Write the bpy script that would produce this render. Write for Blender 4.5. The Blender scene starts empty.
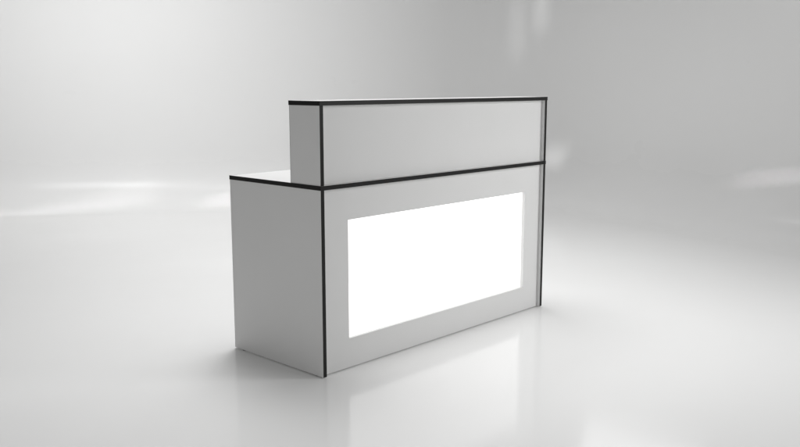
import bpy, bmesh, math
from mathutils import Vector, Matrix

scene = bpy.context.scene
COL = scene.collection
R = math.radians

# ------------------------------------------------------------------ render / view
scene.view_settings.view_transform = 'Standard'
scene.view_settings.look = 'None'
scene.view_settings.exposure = 0.0
scene.view_settings.gamma = 1.0
scene.render.engine = 'CYCLES'
scene.cycles.max_bounces = 12
scene.cycles.diffuse_bounces = 8
scene.cycles.glossy_bounces = 6
scene.cycles.use_denoising = True
scene.cycles.sample_clamp_indirect = 4.0

# ------------------------------------------------------------------ materials
def new_mat(name):
    m = bpy.data.materials.new(name)
    m.use_nodes = True
    nt = m.node_tree
    return m, nt, nt.nodes['Principled BSDF']

def noise(nt, scale, detail=3.0, rough=0.5):
    tc = nt.nodes.new('ShaderNodeTexCoord')
    n = nt.nodes.new('ShaderNodeTexNoise')
    n.inputs['Scale'].default_value = scale
    n.inputs['Detail'].default_value = detail
    n.inputs['Roughness'].default_value = rough
    nt.links.new(tc.outputs['Object'], n.inputs['Vector'])
    return n

def ramp(nt, src, a, b, p0=0.3, p1=0.7):
    r = nt.nodes.new('ShaderNodeMapRange')
    r.inputs['From Min'].default_value = p0
    r.inputs['From Max'].default_value = p1
    r.inputs['To Min'].default_value = a
    r.inputs['To Max'].default_value = b
    nt.links.new(src, r.inputs['Value'])
    return r.outputs['Result']

def col_mix(nt, fac, a, b):
    m = nt.nodes.new('ShaderNodeMix')
    m.data_type = 'RGBA'
    m.inputs['A'].default_value = (*a, 1)
    m.inputs['B'].default_value = (*b, 1)
    nt.links.new(fac, m.inputs['Factor'])
    return m.outputs['Result']

FLOOR_ROUGH, WALL_ROUGH = 0.115, 0.29
def mat_studio():
    m, nt, b = new_mat('studio_white_paint')
    n1 = noise(nt, 1.1, 4)
    nt.links.new(col_mix(nt, n1.outputs['Fac'], (0.77, 0.77, 0.766), (0.786, 0.786, 0.784)), b.inputs['Base Color'])
    n2 = noise(nt, 2.3, 5, 0.6)
    # the floor is polished, the upright walls are a little more matt
    tc = nt.nodes.new('ShaderNodeTexCoord')
    sep = nt.nodes.new('ShaderNodeSeparateXYZ')
    nt.links.new(tc.outputs['Object'], sep.inputs['Vector'])
    hz = ramp(nt, sep.outputs['Z'], 0.0, WALL_ROUGH - FLOOR_ROUGH, 0.0, 0.5)
    add = nt.nodes.new('ShaderNodeMath')
    add.operation = 'ADD'
    nt.links.new(hz, add.inputs[0])
    nt.links.new(ramp(nt, n2.outputs['Fac'], FLOOR_ROUGH - 0.02, FLOOR_ROUGH + 0.03), add.inputs[1])
    nt.links.new(add.outputs[0], b.inputs['Roughness'])
    n3 = noise(nt, 1.7, 2)
    bp = nt.nodes.new('ShaderNodeBump')
    bp.inputs['Strength'].default_value = 0.05
    bp.inputs['Distance'].default_value = 0.02
    nt.links.new(n3.outputs['Fac'], bp.inputs['Height'])
    nt.links.new(bp.outputs['Normal'], b.inputs['Normal'])
    b.inputs['IOR'].default_value = 1.24
    return m

def mat_laminate():
    m, nt, b = new_mat('white_laminate')
    n1 = noise(nt, 6.0, 4)
    nt.links.new(col_mix(nt, n1.outputs['Fac'], (0.70, 0.70, 0.695), (0.72, 0.72, 0.717)), b.inputs['Base Color'])
    n2 = noise(nt, 900.0, 2)
    bp = nt.nodes.new('ShaderNodeBump')
    bp.inputs['Strength'].default_value = 0.04
    bp.inputs['Distance'].default_value = 0.0006
    nt.links.new(n2.outputs['Fac'], bp.inputs['Height'])
    nt.links.new(bp.outputs['Normal'], b.inputs['Normal'])
    nt.links.new(ramp(nt, n1.outputs['Fac'], 0.38, 0.46), b.inputs['Roughness'])
    return m

def mat_edge():
    m, nt, b = new_mat('black_edge_band')
    n1 = noise(nt, 40.0, 3)
    nt.links.new(col_mix(nt, n1.outputs['Fac'], (0.004, 0.004, 0.004), (0.007, 0.007, 0.006)), b.inputs['Base Color'])
    b.inputs['Roughness'].default_value = 0.4
    b.inputs['Specular IOR Level'].default_value = 0.25
    return m

def mat_acrylic():
    m, nt, b = new_mat('backlit_opal_acrylic')
    b.inputs['Base Color'].default_value = (0.8, 0.8, 0.8, 1)
    b.inputs['Roughness'].default_value = 0.25
    n1 = noise(nt, 2.0, 2)
    b.inputs['Emission Color'].default_value = (1.0, 0.995, 0.985, 1)
    nt.links.new(ramp(nt, n1.outputs['Fac'], 1.01, 1.04), b.inputs['Emission Strength'])
    return m

def mat_plastic():
    m, nt, b = new_mat('grey_plastic')
    n1 = noise(nt, 60.0, 2)
    nt.links.new(col_mix(nt, n1.outputs['Fac'], (0.20, 0.20, 0.20), (0.24, 0.24, 0.24)), b.inputs['Base Color'])
    b.inputs['Roughness'].default_value = 0.5
    return m

STUDIO, LAMINATE, EDGE, ACRYLIC, PLASTIC = mat_studio(), mat_laminate(), mat_edge(), mat_acrylic(), mat_plastic()

# ------------------------------------------------------------------ mesh helpers
def box(bm, x0, x1, y0, y1, z0, z1, bev=0.0):
    t = bmesh.new()
    bmesh.ops.create_cube(t, size=1.0)
    bmesh.ops.scale(t, vec=(x1 - x0, y1 - y0, z1 - z0), verts=t.verts)
    bmesh.ops.translate(t, vec=((x0 + x1) / 2, (y0 + y1) / 2, (z0 + z1) / 2), verts=t.verts)
    if bev:
        bmesh.ops.bevel(t, geom=list(t.edges), offset=bev, segments=2, profile=0.5, affect='EDGES')
    me = bpy.data.meshes.new('tmp')
    t.to_mesh(me); t.free()
    bm.from_mesh(me)
    bpy.data.meshes.remove(me)

def obj(name, bm, mat, parent=None, smooth=False):
    bmesh.ops.recalc_face_normals(bm, faces=bm.faces)
    me = bpy.data.meshes.new(name)
    bm.to_mesh(me); bm.free()
    me.materials.append(mat)
    if smooth:
        for p in me.polygons:
            p.use_smooth = True
    o = bpy.data.objects.new(name, me)
    COL.objects.link(o)
    if parent:
        o.parent = parent
    return o

def board(name, x0, x1, y0, y1, z0, z1, parent, bev=0.0006):
    bm = bmesh.new()
    box(bm, x0, x1, y0, y1, z0, z1, bev)
    return obj(name, bm, LAMINATE, parent)

def ring_prism(bm, outer, inner, lo, hi, axis):
    """rectangular ring between two rectangles (u0,u1,v0,v1), extruded lo..hi along axis"""
    def rect(r):
        return [(r[0], r[2]), (r[1], r[2]), (r[1], r[3]), (r[0], r[3])]
    def P(u, v, w):
        return (u, v, w) if axis == 'z' else (u, w, v)
    vs = {}
    for k, r in (('o', outer), ('i', inner)):
        for w in (lo, hi):
            vs[k, w] = [bm.verts.new(P(u, v, w)) for u, v in rect(r)]
    for j in range(4):
        k = (j + 1) % 4
        bm.faces.new((vs['o', lo][j], vs['o', lo][k], vs['o', hi][k], vs['o', hi][j]))
        bm.faces.new((vs['i', lo][j], vs['i', lo][k], vs['i', hi][k], vs['i', hi][j]))
        bm.faces.new((vs['o', lo][j], vs['o', lo][k], vs['i', lo][k], vs['i', lo][j]))
        bm.faces.new((vs['o', hi][j], vs['o', hi][k], vs['i', hi][k], vs['i', hi][j]))

def bevel_all(bm, off):
    bmesh.ops.recalc_face_normals(bm, faces=bm.faces)
    es = [e for e in bm.edges if len(e.link_faces) == 2 and e.calc_face_angle(0) > 0.5]
    bmesh.ops.bevel(bm, geom=es, offset=off, segments=2, profile=0.5, affect='EDGES')

# ------------------------------------------------------------------ the desk
W, HT, HL = 1.5686, 1.120, 0.7888          # width, total height, worktop height
DL, DU, T = 0.604, 0.1865, 0.0176          # worktop depth, hutch depth, board thickness
REC, OV, EB, FOOT = 0.0200, 0.0022, 0.0012, 0.0042

desk = bpy.data.objects.new('reception_desk', None)
COL.objects.link(desk)
desk['label'] = 'white reception desk with black edge trim, raised counter top and glowing white front panel'
desk['category'] = 'reception desk'

def slab(name, y1, ztop):
    """horizontal board with a black edge band all round"""
    x0, x1, y0 = -OV, W + OV * 0.3, -OV
    s = board(name, x0 + EB, x1 - EB, y0 + EB, y1 - EB, ztop - T, ztop, desk, 0.0003)
    bm = bmesh.new()
    ring_prism(bm, (x0, x1, y0, y1), (x0 + EB, x1 - EB, y0 + EB, y1 - EB), ztop - T - 0.0002, ztop + 0.0002, 'z')
    bevel_all(bm, 0.0005)
    obj('edge_band', bm, EDGE, s)
    return s

def upright(x0, z0, z1, y1, label=None):
    s = board('side_panel', x0, x0 + T, EB, y1 - EB, z0, z1, desk)
    for a, b in ((0.0, EB), (y1 - EB, y1)):
        bm = bmesh.new()
        box(bm, x0 - 0.0002, x0 + T + 0.0002, a, b, z0, z1, 0.0004)
        obj('edge_band', bm, EDGE, s)
    return s

slab('worktop', DL, HL)
slab('counter_top', DU, HT)
for x0 in (0.0, W - T):
    upright(x0, FOOT, HL - T - 0.0004, DL - OV)
    upright(x0, HL + 0.0004, HT - T - 0.0004, DU - OV)

# lower front panel with its window
GX0, GX1 = T + 0.0006, W - T - 0.0006
OX0, OX1, OZ0, OZ1 = 0.1636, 1.4178, 0.1309, 0.6345
bm = bmesh.new()
ring_prism(bm, (GX0, GX1, FOOT, HL - T - 0.0006), (OX0, OX1, OZ0, OZ1), REC, REC + T, 'y')
bevel_all(bm, 0.0006)
front = obj('front_panel', bm, LAMINATE, desk)

# backlit acrylic sheet behind the window, in a shallow housing
bm = bmesh.new()
box(bm, OX0 - 0.02, OX1 + 0.02, REC + T + 0.0004, REC + T + 0.0064, OZ0 - 0.02, OZ1 + 0.02, 0.0008)
obj('light_panel', bm, ACRYLIC, desk)
bm = bmesh.new()
yb0, yb1 = REC + T + 0.0068, REC + T + 0.062
box(bm, OX0 - 0.04, OX1 + 0.04, yb0, yb1, OZ0 - 0.04, OZ1 + 0.04, 0.002)
obj('light_housing', bm, LAMINATE, desk)

# upper front panel
bm = bmesh.new()
box(bm, GX0, GX1, REC, REC + T, HL + 0.0006, HT - T - 0.0006, 0.0006)
obj('upper_front_panel', bm, LAMINATE, desk)

# low back rail that ties the two sides together, and four levelling feet
board('back_rail', T + 0.0006, W - T - 0.0006, DL - 0.09, DL - 0.09 + T, HL - T - 0.12, HL - T - 0.001, desk)
for fx in (T / 2, W - T / 2):
    for fy in (0.05, DL - 0.06):
        bm = bmesh.new()
        bmesh.ops.create_cone(bm, cap_ends=True, segments=20, radius1=0.008, radius2=0.007, depth=FOOT + 0.0005,
                              matrix=Matrix.Translation((fx, fy, (FOOT + 0.0005) / 2)))
        obj('foot', bm, PLASTIC, desk)

# ------------------------------------------------------------------ studio: floor and one swept wall
def studio(left_end, corner, right_end, rp, rc, height):
    """plan path = straight, fillet of radius rp, straight; cove of radius rc at the floor"""
    A, K, B = Vector(left_end), Vector(corner), Vector(right_end)
    da, db = (A - K).normalized(), (B - K).normalized()
    half = math.acos(max(-1, min(1, da.dot(db)))) / 2
    tl = rp / math.tan(half)
    c = K + (da + db).normalized() * (rp / math.sin(half))
    pa, pb = K + da * tl, K + db * tl
    path = []
    for i in range(24):
        path.append(A.lerp(pa, i / 24))
    a0 = math.atan2(pa.y - c.y, pa.x - c.x); a1 = math.atan2(pb.y - c.y, pb.x - c.x)
    while a1 - a0 > math.pi: a1 -= 2 * math.pi
    while a1 - a0 < -math.pi: a1 += 2 * math.pi
    for i in range(97):
        a = a0 + (a1 - a0) * i / 96
        path.append(c + Vector((math.cos(a), math.sin(a))) * rp)
    for i in range(1, 25):
        path.append(pb.lerp(B, i / 24))
    # inward normals
    nrm = []
    for i, p in enumerate(path):
        t = (path[min(i + 1, len(path) - 1)] - path[max(i - 1, 0)]).normalized()
        n = Vector((t.y, -t.x))
        if n.dot(Vector((0.7, -0.5)) - p) < 0: n = -n
        nrm.append(n)
    # cove profile: a flat lip, then a curve whose bend eases in and out, then the upright wall
    NP = 64
    angs = [math.pi / 2 * (u ** 3 * (u * (6 * u - 15) + 10)) for u in [(k + 0.5) / NP for k in range(NP)]]
    xs, zs = [0.0], [0.0]
    for an in angs:
        xs.append(xs[-1] + math.cos(an)); zs.append(zs[-1] + math.sin(an))
    k_ = rc / xs[-1]
    lip = 0.12
    prof = [(rc + lip, 0.0), (rc + lip / 2, 0.0)] + [(rc - x * k_, z * k_) for x, z in zip(xs, zs)]
    ztop = prof[-1][1]
    prof += [(0.0, ztop + (height - ztop) * k / 8) for k in range(1, 9)]
    bm = bmesh.new()
    rows = [[bm.verts.new((p.x + n.x * d, p.y + n.y * d, z)) for p, n in zip(path, nrm)] for d, z in prof]
    for r0, r1 in zip(rows, rows[1:]):
        for i in range(len(path) - 1):
            bm.faces.new((r0[i], r0[i + 1], r1[i + 1], r1[i]))
    wall = obj('studio_wall', bm, STUDIO, None, True)
    sol = wall.modifiers.new('thickness', 'SOLIDIFY')
    sol.thickness = 0.05
    sol.use_rim = False
    # which way is "inside": push the thickness outwards
    me = wall.data
    f = me.polygons[len(me.polygons) // 2]
    inside = (Vector((0.7, -0.5, 1.0)) - f.center).dot(f.normal) > 0
    sol.offset = -1.0 if inside else 1.0
    wall['kind'] = 'structure'
    # floor: meets the cove tangentially and runs on behind the camera
    bm = bmesh.new()
    edge = [bm.verts.new((p.x + n.x * (rc + lip), p.y + n.y * (rc + lip), 0.0)) for p, n in zip(path, nrm)]
    far = [bm.verts.new(v) for v in ((right_end[0] + 1.0, -9.0, 0.0), (-9.0, -9.0, 0.0), (-9.0, left_end[1], 0.0))]
    f = bm.faces.new(edge + far)
    bmesh.ops.triangulate(bm, faces=[f])
    bmesh.ops.recalc_face_normals(bm, faces=bm.faces)
    fl = obj('floor', bm, STUDIO, None)
    fl['kind'] = 'structure'

KX, KY = 5.35, 2.75
studio((KX - 10.6 * 0.813, KY + 10.6 * 0.582), (KX, KY), (KX - 7.5 * 0.25, KY - 7.5 * 0.968), 1.3, 0.62, 4.2)

# ------------------------------------------------------------------ lamps
def area(name, loc, aim, size, power, sy=None, spread=180, col=(1, 1, 1)):
    l = bpy.data.lights.new(name, 'AREA')
    l.shape = 'RECTANGLE'
    l.size = size; l.size_y = sy or size
    l.energy = power
    l.color = col
    l.spread = R(spread)
    o = bpy.data.objects.new(name, l)
    COL.objects.link(o)
    o.location = loc
    o.rotation_euler = (Vector(aim) - Vector(loc)).to_track_quat('-Z', 'Y').to_euler()
    return o

area('overhead_softbox', (0.9, 1.0, 3.4), (0.3, 0.5, 0.3), 1.0, 26.0, 1.4, 150)
area('overhead_softbox', (1.4, 0.5, 4.0), (0.4, 0.35, 0.3), 1.6, 15.7, 2.4, 150)
area('side_softbox', (1.2, 1.6, 3.0), (0.0, 0.3, 0.0), 0.8, 2.4, 1.0, 100)
area('side_softbox', (3.2, 0.5, 2.6), (0.2, 0.35, 0.3), 1.0, 12.7, 2.4, 150)
area('front_softbox', (3.2, -3.4, 2.6), (1.2, -0.3, 0.4), 1.2, 14.3, 1.2, 90)
area('front_softbox', (3.4, -3.4, 1.3), (1.5, 0.0, 0.7), 0.8, 2.2, 0.8, 60)
area('front_softbox', (1.8, -3.6, 2.0), (1.2, 0.0, 0.7), 1.2, 2.6, 1.2, 60)
area('back_softbox', (2.4, 2.6, 4.4), (2.4, 2.6, 0.0), 1.4, 10.2, 1.4, 110)
area('back_softbox', (2.2, 2.6, 4.5), (2.2, 2.6, 0.0), 2.8, 34.0, 1.4, 120)
area('wall_lamp', (-1.2, 2.6, 4.4), (0.9, 5.7, 2.2), 1.6, 7.6, 1.6, 70)
area('wall_lamp', (-1.0, 2.6, 4.2), (1.2, 5.5, 1.2), 1.8, 13.5, 1.4, 80)
area('wall_lamp', (0.2, 2.8, 4.2), (2.2, 4.9, 1.8), 1.0, 4.5, 1.0, 60)
area('wall_lamp', (2.2, -1.5, 4.2), (4.5, -0.6, 2.6), 0.8, 6.9, 0.8, 70)
area('floor_lamp', (0.2, -1.4, 4.4), (0.2, -1.4, 0.0), 0.8, 1.7, 0.8, 60)
area('fill_softbox', (-4.0, -0.5, 1.6), (0.5, 0.0, 0.5), 1.0, 3.6, 1.0, 90)

def strip(loc, aim, along, length, width, power, spread):
    """added narrow-spread lamp that throws a bright streak on the backdrop: long side runs along the given direction"""
    o = area('added_streak_light', loc, aim, length, power, width, spread)
    z = (Vector(loc) - Vector(aim)).normalized()
    x = Vector(along); x = (x - z * x.dot(z)).normalized()
    y = z.cross(x)
    o.rotation_euler = Matrix((x, y, z)).transposed().to_euler()
    return o

strip((1.46, 5.16, 4.1), (1.46, 5.18, 0.0), (1.28, -0.46, 0.0), 1.5, 0.06, 0.18, 6)
strip((2.80, 4.31, 4.1), (2.80, 4.33, 0.0), (0.9, -0.40, 0.0), 0.75, 0.03, 0.09, 4)
strip((3.0, -2.4, 1.9), (4.50, -0.52, 0.53), (-0.25, -0.97, 0.14), 0.8, 0.012, 0.070, 2.5)
strip((3.4, 0.6, 3.7), (5.17, 2.28, 0.45), (0.0, 1.0, 0.0), 0.22, 0.03, 0.030, 3)
strip((3.0, 1.4, 4.1), (5.07, 2.70, 1.75), (0.0, 0.0, 1.0), 0.45, 0.04, 0.024, 5)
strip((3.2, 1.2, 4.1), (5.13, 2.46, 2.00), (0.0, 0.0, 1.0), 0.4, 0.05, 0.034, 5)

w = bpy.data.worlds.new('World')
scene.world = w
w.use_nodes = True
w.node_tree.nodes['Background'].inputs['Color'].default_value = (0.93, 0.93, 0.92, 1)
w.node_tree.nodes['Background'].inputs['Strength'].default_value = 0.247

# ------------------------------------------------------------------ camera
cd = bpy.data.cameras.new('camera')
cam = bpy.data.objects.new('camera', cd)
COL.objects.link(cam)
cd.sensor_fit = 'HORIZONTAL'
cd.sensor_width = 36.0
cd.lens = 848.507 * 36.0 / 800.0
cd.clip_start = 0.05
cd.clip_end = 200
yaw, pit = 0.81583, 0.16233
cam.location = (-2.19636, -2.49318, 1.18311)
cam.rotation_euler = (math.pi / 2 - pit, 0.0, -yaw)
scene.camera = cam
